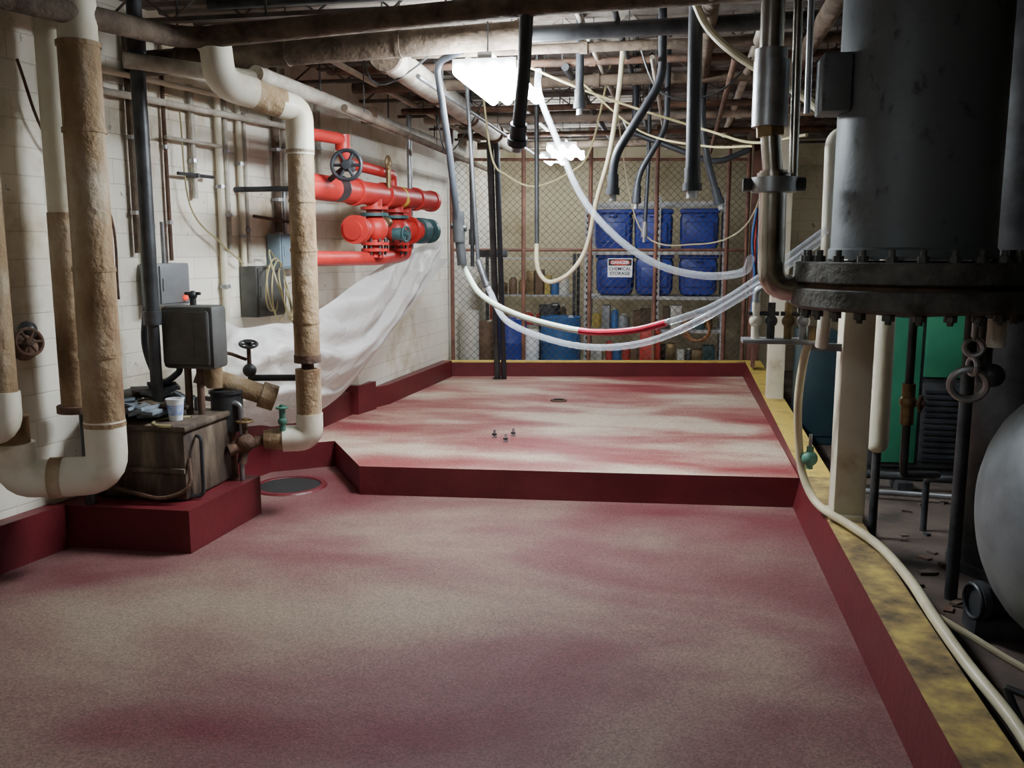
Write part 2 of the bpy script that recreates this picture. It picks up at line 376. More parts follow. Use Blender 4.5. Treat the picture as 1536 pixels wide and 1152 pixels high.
# wall gate valve, rusty
b=B('rusty_gate_valve')
b.cyl((-3.48,4.3,1.20),(-3.42,4.29,1.20),.05,M_rust);b.sph((-3.42,4.2,1.18),.07,M_rust);b.sph((-3.43,4.25,1.27),.05,M_dark)
b.cyl((-3.40,4.18,1.2),(-3.34,4.14,1.22),.02,M_rust);b.wheel((-3.33,4.13,1.22),(.8,-.4,.2),.07,M_rust);b.done()
# zig pipe
b=B('insulated_drop_pipe')
zx,zy=-2.28,5.3
b.cyl((zx,zy,.62),(zx,zy,.95),.08,M_ins,n=22);b.cyl((zx,zy,.95),(zx,zy,1.0),.04,M_rust);b.cyl((zx,zy,.99),(zx,zy,1.04),.085,M_rust,n=16)
b.cyl((zx,zy,1.02),(zx,zy,1.7),.081,M_ins,n=22);b.cyl((zx,zy,1.7),(zx,zy,2.3),.08,M_ins,n=22)
for z in (1.25,1.7,2.0,2.3):b.cyl((zx,zy,z-.01),(zx,zy,z+.01),.085,M_ins,n=22)
b.tube([(zx,zy,.66),(zx,zy,.50),(-2.44,5.24,.50)],.085,M_pvc,.13,22)
b.cyl((-2.42,5.247,.50),(-2.55,5.2,.50),.078,M_ins,n=20,r2=.06)
b.tube([(zx,zy,2.28),(zx,zy,2.55),(-2.36,5.18,2.57)],.085,M_pvc,.14,22)
b.cyl((-2.35,5.2,2.57),(-2.46,5.04,2.61),.088,M_ins,n=22)
b.tube([(-2.45,5.05,2.61),(-2.57,4.88,2.64),(-2.60,4.9,2.87),(-2.68,5.0,2.9)],.09,M_pvc,.12,22)
b.done()
b=B('overhead_steam_pipe')
b.cyl((-3.33,5.2,2.83),(-.85,5.2,2.91),.075,M_insd,n=20);b.cyl((-.85,5.2,2.91),(3.3,5.2,2.95),.045,M_dark,n=16)
for x in (-3,-2.3,-1.6,-.9):b.cyl((x-.015,5.2,2.83+(x+3.33)*.032),(x+.015,5.2,2.83+(x+3.33)*.032),.08,M_insd,n=20);b.cyl((x,5.2,2.9),(x,5.2,3.2),.006,M_dark,n=6)
b.done()
b=B('overhead_steam_pipe')
b.tube([(-3.3,3.3,2.86),(-2.9,4.3,2.86),(-2.75,4.85,2.88),(-.8,4.68,2.93),(1.6,4.55,2.95)],.058,M_insd,.2,18)
for x in (-2.2,-1.2,0):b.cyl((x,4.72,2.95),(x,4.72,3.2),.006,M_dark,n=6)
b.done()
b=B('overhead_white_pipe')
b.tube([(-3.05,4.7,2.75),(-2.48,5.2,2.72)],.045,M_white);b.cyl((-2.48,5.15,2.74),(-2.36,9.0,2.76),.05,M_white)
b.tube([(-2.36,8.95,2.76),(-2.34,9.9,2.76),(-2.34,9.9,3.2)],.05,M_white,.1);b.cyl((-2.42,7.0,2.7),(-2.42,7.0,2.82),.065,M_rust)
for y in (6,7.5,9):b.cyl((-2.42,y,2.75),(-2.42,y,3.2),.006,M_dark,n=6)
b.done()
b=B('overhead_white_pipe')
b.cyl((-1.74,5.35,2.86),(-1.84,10.2,2.88),.09,M_white,n=20);b.cyl((-1.735,5.33,2.86),(-1.74,5.38,2.86),.098,M_insd,n=20)
for y in (5.4,6.6,7.8,9):b.cyl((-1.76-.01*(y-5),y,2.86),(-1.76-.01*(y-5),y+.03,2.86),.096,M_rust,n=20);b.cyl((-1.77,y,2.9),(-1.77,y,3.2),.006,M_dark,n=6)
b.done()
for (x0,x1,y,z,r,m) in [(-2.6,2.8,5.68,2.93,.03,M_insd),(-2.4,2.8,6.25,2.96,.025,M_rust),(-2.4,2.2,6.6,2.9,.04,M_insd),(-2.3,2.0,7.5,2.86,.025,M_rust),(-2.3,1.4,8.2,2.88,.04,M_white),(-2.2,1.4,9.1,2.85,.025,M_rust),(-2.2,1.2,10.05,2.86,.04,M_insd),(-2.6,3.0,4.85,3.06,.03,M_dark),(-1.0,3.0,4.35,2.99,.05,M_insd)]:
    b=B('overhead_pipe_run')
    b.cyl((x0,y,z),(x1,y,z),r,m,n=12)
    for x in (-.95,-.3,1):b.cyl((x,y,z),(x,y,CEIL),.005,M_dark,n=5)
    for x in (-.6,.5):b.cyl((x,y,z),(x+.05,y,z),r*1.3,m,n=12)
    b.done()
for (x,y0,y1,z,r,m) in [(-.55,4.6,10.2,2.98,.018,M_white),(-.35,4.6,10.2,2.98,.018,M_dark),(.15,4.4,10,2.93,.045,M_insd),(.45,4.4,10,2.93,.03,M_white),(.75,4.4,11,2.9,.05,M_insd),(1.15,4.7,11,2.92,.04,M_rust),(-1.4,6.1,10.2,2.98,.018,M_white),(-2.1,5.6,10.2,2.6,.025,M_insd),(-2.02,6.6,10.2,2.94,.03,M_insd),(-.15,5.4,10,2.8,.014,M_white),(-1.55,5.4,10,2.74,.015,M_galv),(-.75,6.2,10.2,2.92,.025,M_dark),(.32,5.4,10.2,2.78,.02,M_rust),(-2.22,5.6,10,2.92,.02,M_white)]:
    b=B('overhead_pipe_run')
    b.cyl((x,y0,z),(x+.05,y1,z-.02),r,m,n=12)
    for y in (5.95,7.85):b.cyl((x+.01,y,z),(x+.01,y,CEIL),.004,M_dark,n=5)
    b.done()
# ---------------------------------------------------------------- wall conduits
def wp(y,z,o=.035):return (wx(y)+o,y,z)
for (y,z0,z1,r,m,o) in [(5.15,3.1,1.68,.022,M_insd,.04),(5.24,3.1,1.6,.028,M_white,.05),(5.46,3.1,1.63,.014,M_rust,.03),(5.72,2.8,2.05,.02,M_white,.035),(5.98,3.1,1.19,.025,M_cream,.045),(6.07,3.1,1.7,.018,M_white,.035),(6.22,3.1,1.55,.02,M_cream,.04),(6.30,2.7,1.6,.014,M_white,.03),(6.66,3.1,1.84,.03,M_insd,.05),(6.80,3.1,1.9,.02,M_white,.04),(7.3,3.1,2.3,.02,M_white,.04)]:
    b=B('electrical_conduit_run')
    b.cyl(wp(y,z0,o),wp(y,z1,o),r,m,n=10)
    for z in (z1+.25,(z0+z1)/2):b.cyl(wp(y,z-.012,o),wp(y,z+.012,o),r*1.5,M_galv,n=10)
    b.done()
b=B('electrical_conduit_run');b.tube([wp(4.7,2.62,.09),wp(6.95,2.66,.09)],.022,M_white);b.tube([wp(4.8,2.74,.09),wp(6.6,2.78,.09)],.018,M_cream);b.done()
b=B('conduit_bracket')
b.tube([wp(5.5,2.2,.08),wp(5.85,2.2,.08)],.012,M_dark);b.cyl(wp(5.68,2.2,.003),wp(5.68,2.2,.1),.015,M_dark);b.tube([wp(5.4,2.42,.08),wp(5.95,2.42,.08)],.012,M_white)
b.tube([wp(6.3,1.95,.08),wp(6.75,1.92,.08)],.012,M_rust);b.done()
b=B('hanging_wire')
b.hose([wp(5.55,2.6,.08),wp(5.6,2.0,.08),wp(5.9,1.75,.08),wp(6.15,1.6,.08)],.006,M_wire,6)
b.hose([wp(4.35,2.7,.05),wp(4.5,2.3,.06),wp(4.9,1.95,.06),wp(4.95,1.4,.05)],.008,M_rust,6)
b.done()
def wbox(name,y,z,w,h,d,m,door=True):
    b=B(name);x=wx(y)+.012
    def loc(p):
        R=Matrix.Rotation(-math.atan(.162),3,'Z');return R@Vector(p)+Vector((x,y,z))
    o=B('t');o.box(0,d,-w/2,w/2,-h/2,h/2,m,.008)
    if door:o.box(d,d+.012,-w/2+.015,w/2-.015,-h/2+.015,h/2-.015,m,.004);o.box(d+.01,d+.02,-w/2+.03,-w/2+.045,-.04,.04,m)
    b.v+=[loc(q) for q in o.v];b.m=o.m[:];b.f+=[list(ff) for ff in o.f];b.fm+=o.fm
    return b,loc
b,loc=wbox('electrical_box',5.33,1.48,.30,.27,.14,M_grey);b.sph(loc((.16,.08,-.09)),.018,M_btn);b.cyl(loc((.07,0,.13)),loc((.07,0,.4)),.014,M_galv);b.done()
b,loc=wbox('electrical_box',6.72,1.69,.34,.27,.12,mat('bluegrey_box',(.22,.30,.36),None,3,.5));b.cyl(loc((.06,0,.13)),loc((.06,0,.5)),.014,M_galv);b.done()
b,loc=wbox('electrical_panel',6.38,1.39,.36,.38,.14,M_dgrey)
for k,(yy,zz,R) in enumerate([(0,.05,.2),(.05,.0,.23),(-.06,.02,.17),(.1,-.03,.2),(.02,.06,.26)]):
    b.tor(loc((.17+.012*k,yy,zz)),(.95,.15+.05*k,.1*k-.1),R,.006,M_wire)
b.hose([loc((.17,.2,.05)),loc((.2,.35,.1)),loc((.1,.5,.2)),loc((.03,.55,.7))],.006,M_wire,6)
b.done()
# ---------------------------------------------------------------- tank on plinth with gear
b=B('condensate_tank')
b.box(-3.34,-2.74,4.58,5.14,.25,.69,M_tank,.03);b.box(-3.36,-2.72,4.56,5.16,.665,.70,M_tank,.01)
b.box(-3.34,-2.74,4.56,4.58,.42,.45,M_tank,.004)
b.tube([(-2.74,4.62,.5),(-2.69,4.55,.34),(-2.85,4.5,.28),(-3.2,4.5,.35),(-3.3,4.55,.6)],.012,M_rust,.08,8)
b.tube([(-2.73,4.7,.62),(-2.68,4.66,.62),(-2.68,4.66,.27),(-2.9,4.55,.27)],.012,M_dark,.04,8)
b.tor((-2.84,4.7,.70),(0,0,1),.14,.01,M_wire,20,0,3.4)
b.done()
b=B('rag_pile')
for i in range(44):
    x=random.uniform(-3.26,-2.95);y=random.uniform(4.6,5.05);z=.712+random.uniform(0,.16)*max(.1,(1-abs(x+3.15)*3))
    w=random.uniform(.05,.09)
    b.box(x-w,x+w,y-w*.6,y+w*.6,z-.01,z+.012,random.choice([M_slate,M_slate,M_dark,M_tank]),.004,random.uniform(0,3),1,random.uniform(-.6,.6))
b.done()
b=B('paint_cup');c=(-2.88,4.74,.701)
b.lathe(c,[(0,.001),(.038,.001),(.05,.125),(.053,.125),(.053,.131),(.047,.131),(.036,.006),(0,.006)],M_cup)
b.lathe(c,[(.0425,.035),(.0475,.095)],M_cupb);b.done()
b=B('motor_control_box')
cx,cy,cz=-2.85,4.95,1.18
b.box(cx-.17,cx+.17,cy-.09,cy+.09,cz-.19,cz+.19,M_dgrey,.025)
b.box(cx-.15,cx+.15,cy-.12,cy-.09,cz-.165,cz+.165,M_dgrey,.02)
b.box(cx-.12,cx+.06,cy-.123,cy-.118,cz-.12,cz+.12,M_dgrey,.002)
for dx in (-.06,.02):b.cyl((cx+dx,cy,cz-.19),(cx+dx,cy,.70),.022,M_rust)
b.cyl((cx,cy,cz+.19),(cx,cy,cz+.25),.02,M_dark);b.sph((cx,cy,cz+.25),.028,M_dark);b.cyl((cx-.05,cy,cz+.26),(cx+.05,cy,cz+.26),.01,M_dark)
b.done()
b=B('electrical_conduit')
b.cyl((-3.03,4.8,3.2),(-3.03,4.8,1.3),.042,M_dark);b.cyl((-3.03,4.8,1.3),(-3.03,4.8,.70),.035,M_dark)
for z in (2.85,1.3,.74):b.cyl((-3.03,4.8,z-.04),(-3.03,4.8,z+.04),.052,M_dark)
b.done()
b=B('flexible_conduit');b.hose([(-3.2,5.0,1.35),(-3.22,5.0,1.1),(-3.1,4.95,.9),(-2.98,4.95,.95),(-2.96,4.95,1.0)],.02,M_blk);b.done()
b=B('pump_valve_assembly')
b.cyl((-2.72,5.05,.45),(-2.55,5.2,.50),.035,M_rust);b.sph((-2.64,5.12,.49),.06,M_rust);b.cyl((-2.64,5.12,.5),(-2.64,5.12,.62),.018,M_rust);b.wheel((-2.64,5.12,.63),(0,0,1),.05,M_brass,.008)
b.cyl((-2.64,5.12,.48),(-2.66,5.10,.36),.03,M_rust);b.cyl((-2.66,5.10,.37),(-2.66,5.10,.25),.016,M_galv)
b.cyl((-2.78,5.17,.56),(-2.78,5.17,.80),.10,M_dark,n=20);b.cyl((-2.78,5.17,.80),(-2.78,5.17,.82),.11,M_dark,n=20);b.cyl((-2.78,5.17,.25),(-2.78,5.17,.56),.05,M_rust)
b.cyl((-2.95,5.12,.93),(-2.55,5.3,.76),.065,M_ins);b.cyl((-2.60,5.28,.78),(-2.52,5.32,.745),.085,M_ins)
b.cyl((-2.83,5.12,.84),(-2.83,5.12,1.02),.05,M_ins);b.cyl((-2.68,5.3,.82),(-2.68,5.3,1.10),.014,M_rust);b.sph((-2.68,5.3,.93),.045,M_dark);b.wheel((-2.68,5.3,1.10),(.2,-.3,1),.055,M_dark,.009)
b.cyl((-2.68,5.3,.88),(-2.28,5.38,.88),.022,M_dark);b.cyl((-2.42,5.2,.56),(-2.42,5.2,.70),.02,M_green);b.wheel((-2.42,5.2,.71),(0,0,1),.035,M_green,.007);b.sph((-2.42,5.2,.62),.03,M_green)
b.tube([(-2.95,5.1,.70),(-2.95,5.1,.78),(-2.66,5.12,.74),(-2.66,5.12,.35)],.016,M_galv,.04)
b.hose([(-2.7,5.3,1.0),(-2.8,5.2,1.05),(-2.86,5.1,.98)],.012,M_rust)
b.done()
# ---------------------------------------------------------------- fire riser
b=B('fire_sprinkler_riser')
b.cyl((-2.46,5.72,2.13),(-2.30,8.35,2.16),.090,M_firered,n=24)
b.lathe((-2.30,8.33,2.16),[(.088,0),(.1,.0),(.1,.07),(.07,.1),(0,.11)],M_firered,(.058,1,0))
b.cyl((-2.353,7.5,2.15),(-2.35,7.58,2.15),.0925,M_yband,n=24)
for y in (6.55,7.15,7.9):b.cyl((-2.46+.061*(y-5.72),y,2.13+.0114*(y-5.72)),(-2.46+.061*(y+.06-5.72),y+.06,2.13+.0114*(y-5.72)),.105,M_firered,n=24)
b.tube([(-2.5,5.75,2.48),(-2.40,6.34,2.5),(-2.40,6.38,2.34),(-2.36,7.39,2.33),(-2.36,7.39,2.15)],.042,M_firered,.06,16)
b.cyl((-2.4,6.345,2.42),(-2.4,6.345,2.53),.055,M_firered)
b.tube([(-2.5,5.9,1.64),(-2.40,7.1,1.63),(-2.36,7.75,1.66),(-2.36,7.75,2.1)],.055,M_firered,.08,16)
for y in (6.93,7.5):
    b.cyl((-2.37,y,2.14),(-2.37,y,1.64),.065,M_firered,n=18)
    for z in (2.03,1.98,1.75,1.70):b.cyl((-2.37,y,z-.012),(-2.37,y,z+.012),.112,M_firered if z!=1.98 else M_teal,n=18)
    b.sph((-2.37,y,1.87),.112,M_firered)
    for a in range(8):b.cyl((-2.37+.09*math.cos(a*.785),y+.09*math.sin(a*.785),1.66),(-2.37+.09*math.cos(a*.785),y+.09*math.sin(a*.785),1.79),.01,M_dark,n=6)
b.cyl((-2.40,6.93,1.87),(-2.42,6.55,1.85),.075,M_firered,n=18);b.cyl((-2.41,6.66,1.855),(-2.41,6.62,1.855),.11,M_firered,n=18);b.cyl((-2.41,6.60,1.855),(-2.41,6.57,1.855),.11,M_firered,n=18)
b.cyl((-2.36,7.5,1.87),(-2.25,7.75,1.87),.085,M_firered,n=18)
b.cyl((-2.30,7.66,1.87),(-2.285,7.69,1.87),.12,M_firered,n=20)
b.cyl((-2.25,7.75,1.87),(-2.22,7.82,1.87),.115,M_teal,n=20);b.cyl((-2.22,7.82,1.87),(-2.20,7.88,1.87),.08,M_dark,n=20);b.cyl((-2.2,7.9,1.87),(-2.19,7.95,1.87),.11,M_teal,n=20)
b.cyl((-2.30,7.2,1.83),(-2.2,7.2,1.83),.05,M_teal);b.wheel((-2.19,7.2,1.83),(1,-.3,0),.06,M_teal,.009)
b.cyl((-2.37,7.2,1.93),(-2.37,7.28,1.93),.04,M_brass);b.cyl((-2.3,7.1,2.2),(-2.3,7.1,2.38),.02,M_brass);b.tor((-2.3,7.1,2.40),(1,0,0),.05,.012,M_brass)
b.cyl((-2.35,5.95,2.18),(-2.2,5.9,2.27),.02,M_dark);b.wheel((-2.2,5.88,2.27),(.15,-1,.1),.1,M_blk,.014)
b.box(-2.24,-2.16,5.88,5.95,2.23,2.31,M_dark,.01)
for y in (6.2,7.85):b.cyl((-2.38,y,2.14),(wx(y)+.005,y,2.14),.02,M_dark);b.cyl((-2.38,y-.01,2.14),(-2.38,y+.01,2.14),.095,M_dark,n=20)
b.done()
b=B('galvanised_pole');b.cyl((-2.36,7.9,3.2),(-2.36,7.9,1.62),.024,M_galv);b.cyl((-2.36,7.9,1.68),(-2.36,7.75,1.68),.02,M_galv);b.done()
# ---------------------------------------------------------------- plastic sheet
T=[(-3.02,5.3,1.22),(-2.82,5.7,1.19),(-2.62,6.1,1.22),(-2.50,6.9,1.45),(-2.40,7.6,1.64),(-2.26,8.35,1.80)]
Bt=[(-3.05,5.4,.58),(-2.96,5.9,.42),(-2.82,6.25,.40),(-2.70,6.8,.48),(-2.58,7.4,.78),(-2.40,8.2,1.36)]
ts=smooth(T,16);bs=smooth(Bt,16);n=len(ts);K=44;vs=[];fs=[]
for i in range(n):
    for k in range(K+1):
        v=k/K;p=ts[i].lerp(bs[i],v);s=i/(n-1)
        q=v+.25*math.sin(s*7)
        fold=.038*math.sin(q*15+s*4)+.020*math.sin(q*33+s*17+1)+.015*math.sin(s*29+v*9)+.010*math.sin(s*51-v*23)
        bel=.15*math.sin(math.pi*v**.8)
        vs.append(p+Vector((bel+fold*(.4+.6*math.sin(math.pi*min(1,v+.1))),0,fold*.35-.06*math.sin(math.pi*v)*math.sin(math.pi*s))))
for i in range(n-1):
    for k in range(K):fs.append([i*(K+1)+k,(i+1)*(K+1)+k,(i+1)*(K+1)+k+1,i*(K+1)+k+1])
b=B('plastic_sheet');b.add(vs,fs,M_film)
b.done(180)

# ---------------------------------------------------------------- hanging black pipes / hoses
def drop(name,pts,r,m=M_blk,end=None,f=.1,er=1.3):
    b=B(name);b.tube(pts,r,m,f,14);e=Vector(pts[-1]);d=(e-Vector(pts[-2])).normalized();mm=end or m
    b.cyl(e-d*.10,e-d*.02,r*er,mm);b.cyl(e-d*.02,e+d*.02,r*er*1.2,mm);b.cyl(e+d*.02,e+d*.06,r*.8,M_galv);b.done()
drop('hanging_black_hose',[(-.73,4.55,3.2),(-.80,4.8,2.62),(-.87,5.0,2.30)],.036)
drop('hanging_black_hose',[(-.10,5.5,3.2),(-.09,5.5,2.69),(-.37,5.5,2.25),(-.37,5.5,2.05)],.026)
drop('hanging_black_hose',[(.08,4.9,3.2),(.09,4.9,2.03)],.038,M_blk,None,.1,1.12)
drop('hanging_black_hose',[(-.07,6.5,3.2),(-.07,6.5,2.55),(-.26,6.5,2.23),(-.27,6.5,2.05)],.022)
drop('hanging_black_hose',[(-.21,7.2,3.2),(-.21,7.2,2.37),(-.23,7.2,1.82)],.016,M_blk,M_galv)
drop('hanging_black_hose',[(.18,6.8,3.2),(.18,6.8,2.63),(.23,6.8,2.33),(.32,6.8,2.05)],.025)
drop('hanging_black_hose',[(-.62,5.9,3.2),(-.62,5.9,2.62)],.026)
b=B('hanging_black_hose');b.cyl((-.32,7.2,3.2),(-.32,7.2,2.6),.025,M_blk);b.tube([(-.32,7.2,2.6),(.3,7.1,2.35),(.55,7.1,2.45)],.022,M_blk,.1);b.done()
b=B('standing_black_pipe')
b.cyl((-1.86,9.0,3.2),(-1.99,10.1,.205),.036,M_dark);b.cyl((-1.79,9.0,3.2),(-1.91,10.1,.205),.030,M_blk)
b.box(-2.12,-1.78,9.55,9.63,1.62,1.70,M_dark,.01);b.cyl((-1.99,10.1,.205),(-1.99,10.1,.22),.06,M_dark);b.done()
b=B('hanging_galvanised_tube');b.cyl((-1.93,8.5,3.2),(-1.92,8.5,1.54),.02,M_dark);b.cyl((-1.92,8.5,1.9),(-1.92,8.5,1.75),.035,M_dark);b.done()
b=B('hanging_galvanised_tube');b.cyl((-1.07,7.0,3.2),(-1.06,7.0,1.75),.018,M_dark);b.done()
b=B('transfer_hose_green')
b.tube([(-1.30,5.5,2.9),(-1.49,5.6,2.86),(-1.44,5.7,2.36),(-1.40,5.8,1.80)],.022,M_blk,.08)
b.cyl((-1.405,5.8,1.95),(-1.40,5.8,1.75),.04,M_dark);b.cyl((-1.40,5.8,1.8),(-1.38,5.8,1.60),.032,M_dark);b.cyl((-1.45,5.8,1.86),(-1.35,5.8,1.84),.02,M_dark)
H=[(-1.38,5.8,1.62),(-1.34,5.8,1.53),(-1.22,5.7,1.40),(-.94,5.5,1.29),(-.54,5.3,1.22),(-.25,5.1,1.24),(-.03,5.0,1.30),(.22,4.9,1.40),(.45,4.8,1.56),(.75,4.7,1.80)]
s=smooth(H);k=8
b.ring_sweep(s[:4*k+1],[.019]*(4*k+1),M_hoseg,10);b.ring_sweep(s[4*k:6*k+1],[.020]*(2*k+1),M_hoser,10);b.ring_sweep(s[6*k:],[.020]*len(s[6*k:]),M_hose,10)
b.done()
b=B('clear_transfer_hose');b.hose([(-.85,5.65,2.80),(-.84,5.6,2.66),(-.73,5.5,2.40),(-.55,5.3,2.03),(-.34,5.1,1.79),(-.10,4.9,1.63),(.14,4.7,1.57),(.33,4.5,1.59),(.36,4.35,1.66)],.020,M_hose);b.done()
b=B('clear_transfer_hose')
b.cyl((-1.38,6.3,1.62),(-1.30,6.22,1.44),.024,M_dark);b.cyl((-1.5,6.4,3.2),(-1.38,6.3,1.6),.014,M_dark)
b.hose([(-1.31,6.23,1.47),(-1.27,6.2,1.40),(-1.12,6.0,1.22),(-.81,5.8,1.12),(-.47,5.5,1.10),(-.14,5.3,1.16),(.16,5.1,1.31),(.46,4.9,1.52),(.77,4.8,1.77)],.021,M_hose);b.done()
b=B('cream_hose_loop');b.hose([(-1.06,7.0,1.78),(-1.06,7.0,1.60),(-1.02,7.0,1.49),(-.94,7.0,1.45),(-.78,6.9,1.53),(-.65,6.8,1.72),(-.56,6.6,2.06),(-.45,6.3,2.36),(-.38,6.1,2.75),(-.36,6.1,3.0)],.017,M_hosey);b.done()
b=B('cream_overhead_hose');b.hose([(.0,4.8,3.15),(.07,4.8,2.95),(.15,4.8,2.80),(.30,4.7,2.64),(.58,4.6,2.44),(.68,4.5,2.33)],.020,M_hosey);b.done()
for pts,r,m in [([(-1.5,7.0,3.0),(-1.42,7,2.42),(-1.30,7,2.28),(-1.09,7,2.19),(-.83,7,2.28),(-.65,7,2.46),(-.5,7,3.1)],.008,M_wire),
 ([(-1.1,6.,2.95),(-.67,6,2.76),(-.24,6,2.60),(.19,6,2.46),(.44,5.5,2.32),(.62,4.6,2.25)],.008,M_wire),
 ([(-.67,6.4,2.86),(-.24,6.3,2.50),(.19,6,2.36),(.44,5.5,2.3)],.007,M_wire),
 ([(-.55,8,3.1),(-.3,8,1.9),(.2,8,1.75),(.6,8,1.9),(.8,8,2.4)],.007,M_hosey),
 ([(-1.9,7,3.1),(-1.85,7.2,2.5),(-1.7,7.4,2.7),(-1.5,7.5,3.1)],.006,M_dark),
 ([(-2.0,5.6,3.15),(-1.9,5.6,2.75),(-1.6,5.6,2.85),(-1.3,5.6,3.15)],.006,M_dark),
 ([(-.3,6.0,3.15),(-.1,6,2.7),(.3,6,2.72),(.6,6,3.15)],.007,M_dark)]:
    b=B('hanging_cable');b.hose(pts,r,m,6);b.done()

# ---------------------------------------------------------------- fence
def yf(x):return yb(x)+.2
b=B('chain_link_fence');x0,x1,z0,z1=-2.62,.86,.24,2.75
sp=.085;r=.0028
def wireseg(a,c):
    b.ring_sweep([(a[0],yf(a[0]),a[1]),(c[0],yf(c[0]),c[1])],[r,r],M_fence,3,False)
k=x0-(z1-z0)
while k<x1:
    xa=max(x0,k);xb=min(x1,k+(z1-z0))
    if xb>xa:
        wireseg((xa,z0+xa-k),(xb,z0+xb-k));wireseg((xa,z1-(xa-k)),(xb,z1-(xb-k)))
    k+=sp
for x in (-2.60,-1.76,-.98,-.21,.62,.85):b.cyl((x,yf(x),0.0),(x,yf(x),3.19),.025,M_fpost,n=12)
for z in (.27,1.70,2.75):b.cyl((x0,yf(x0),z),(x1,yf(x1),z),.018,M_fpost,n=10)
b.done()
# sign
b=B('danger_sign');sx,sz=-.62,1.49;sy=yf(sx)-.04;W=.145;Hh=.11
def signbox(x0,x1,z0,z1,m,d=0):
    b.box(sx+x0,sx+x1,sy-.004-d,sy-d,sz+z0,sz+z1,m)
signbox(-W,W,-Hh,Hh,M_cup);signbox(-W+.008,W-.008,.025,Hh-.008,M_text,.003)
vs=[(sx+math.cos(a*math.pi/16)*.12,sy-.0095,sz+.063+math.sin(a*math.pi/16)*.034) for a in range(32)]
b.add(vs,[list(range(32))],M_jr);sign=b.done()
def txt(s,size,z,m,d):
    cu=bpy.data.curves.new('t','FONT');cu.body=s;cu.size=size;cu.align_x='CENTER';cu.extrude=.0008;cu.offset=.001
    o=bpy.data.objects.new('tmp',cu);COL.objects.link(o);bpy.context.view_layer.update()
    me=bpy.data.meshes.new_from_object(o.evaluated_get(bpy.context.evaluated_depsgraph_get()));bpy.data.objects.remove(o)
    me.materials.clear();me.materials.append(m)
    q=bpy.data.objects.new('lettering',me);COL.objects.link(q);q.parent=sign
    q.rotation_euler=(math.pi/2,0,0);q.location=Vector((sx,sy-d,sz+z))-sign.location
txt('DANGER',.052,.046,M_cup,.012);txt('CHEMICAL',.055,-.03,M_text,.007);txt('STORAGE',.055,-.085,M_text,.007)
# ---------------------------------------------------------------- cage contents
b=B('storage_rack');X0,X1,Y0,Y1=-1.06,.62,11.2,11.75
for x in (X0,-.19,X1):
    for y in (Y0,Y1):
        b.box(x-.03,x+.03,y-.003,y+.003,0,2.35,M_shelf);b.box(x-.03,x-.024,y,y+.04,0,2.35,M_shelf)
        if y==Y0:
            z=.1
            while z<2.3:b.box(x-.01,x+.01,y-.005,y-.002,z,z+.035,M_holeshade);z+=.08  # small dark boxes painted as the shade of perforations
for z in (.30,.72,1.13,1.68,2.28):
    b.box(X0,X1,Y0-.01,Y0+.02,z-.04,z,M_shelf);b.box(X0,X1,Y1-.02,Y1+.01,z-.04,z,M_shelf)
    if z<2.2:b.box(X0,X1,Y0,Y1,z-.01,z,M_shelf)
b.done()
for (x,z) in [(-.75,1.681),(-.25,1.681),(.31,1.681),(-.72,1.131),(-.23,1.131),(.31,1.131)]:
    b=B('blue_storage_bin');h=.52;w=.24
    b.box(x-w,x+w,Y0+.03,Y0+.5,z,z+h-.03,M_bin,.085,taper=.95);b.box(x-w-.004,x+w+.004,Y0+.02,Y0+.51,z+h-.06,z+h,M_bin,.028)
    b.box(x-w*.7,x+w*.7,Y0+.018,Y0+.04,z+.11,z+.36,M_bin,.018);b.box(x-.05,x+.05,Y0+.0,Y0+.03,z+h-.10,z+h-.07,M_bin,.006)
    b.done()
def jug(b,x,y,z,r,h,m,cap=M_jw):
    b.lathe((x,y,z),[(0,0),(r,.002),(r,h*.72),(r*.8,h*.85),(r*.35,h*.92),(r*.35,h),(0,h)],m,n=14);b.cyl((x,y,z+h*.93),(x,y,z+h*1.03),r*.42,cap,n=10)
cols=[M_jw,M_jb,M_jy,M_jw,M_dark,M_drum,M_jw,M_brass,M_grey,M_teal,M_insd,M_jr,M_jw,M_conc]
b=B('assorted_jugs')
for z in (.30,.72):
    x=X0+.12
    while x<X1-.1:
        r=random.uniform(.04,.075);h=random.uniform(.17,.33)
        if abs(x+.19)>.08:
            if random.random()<.5:jug(b,x,Y0+.12,z,r,h,random.choice(cols))
            else:b.box(x-r,x+r,Y0+.06,Y0+.25,z,z+h*.9,random.choice(cols+[M_insd]),.006)
        x+=2*r+random.uniform(.0,.02)
b.done()
b=B('storage_rack');U0,U1,V0,V1=-2.4,-1.25,11.5,12.0
for x in (U0,U1):
    for y in (V0,V1):b.box(x-.02,x+.02,y-.02,y+.02,0,1.65,M_dark)
for z in (.25,.72,1.12,1.60):b.box(U0,U1,V0,V1,z-.02,z,M_shelf)
b.done()
b=B('assorted_jugs')
for z in (.25,.72,1.12):
    x=U0+.08
    while x<U1-.06:
        r=random.uniform(.035,.07);h=random.uniform(.16,.34)
        if random.random()<.55:jug(b,x,V0+.12,z,r,h,random.choice(cols))
        else:b.box(x-r,x+r,V0+.06,V0+.25,z,z+h,random.choice(cols),.006)
        x+=2*r+random.uniform(.0,.02)
b.done()
def drum(name,x,y,r,h,m):
    b=B(name);b.lathe((x,y,0),[(0,0),(r,.005),(r,h*.3),(r*1.03,h*.32),(r,h*.34),(r,h*.63),(r*1.03,h*.65),(r,h*.67),(r,h),(r*.95,h),(r*.94,h-.02),(0,h-.02)],m,n=24)
    b.cyl((x+r*.5,y,h-.02),(x+r*.5,y,h+.01),.03,M_jw,n=10);b.done()
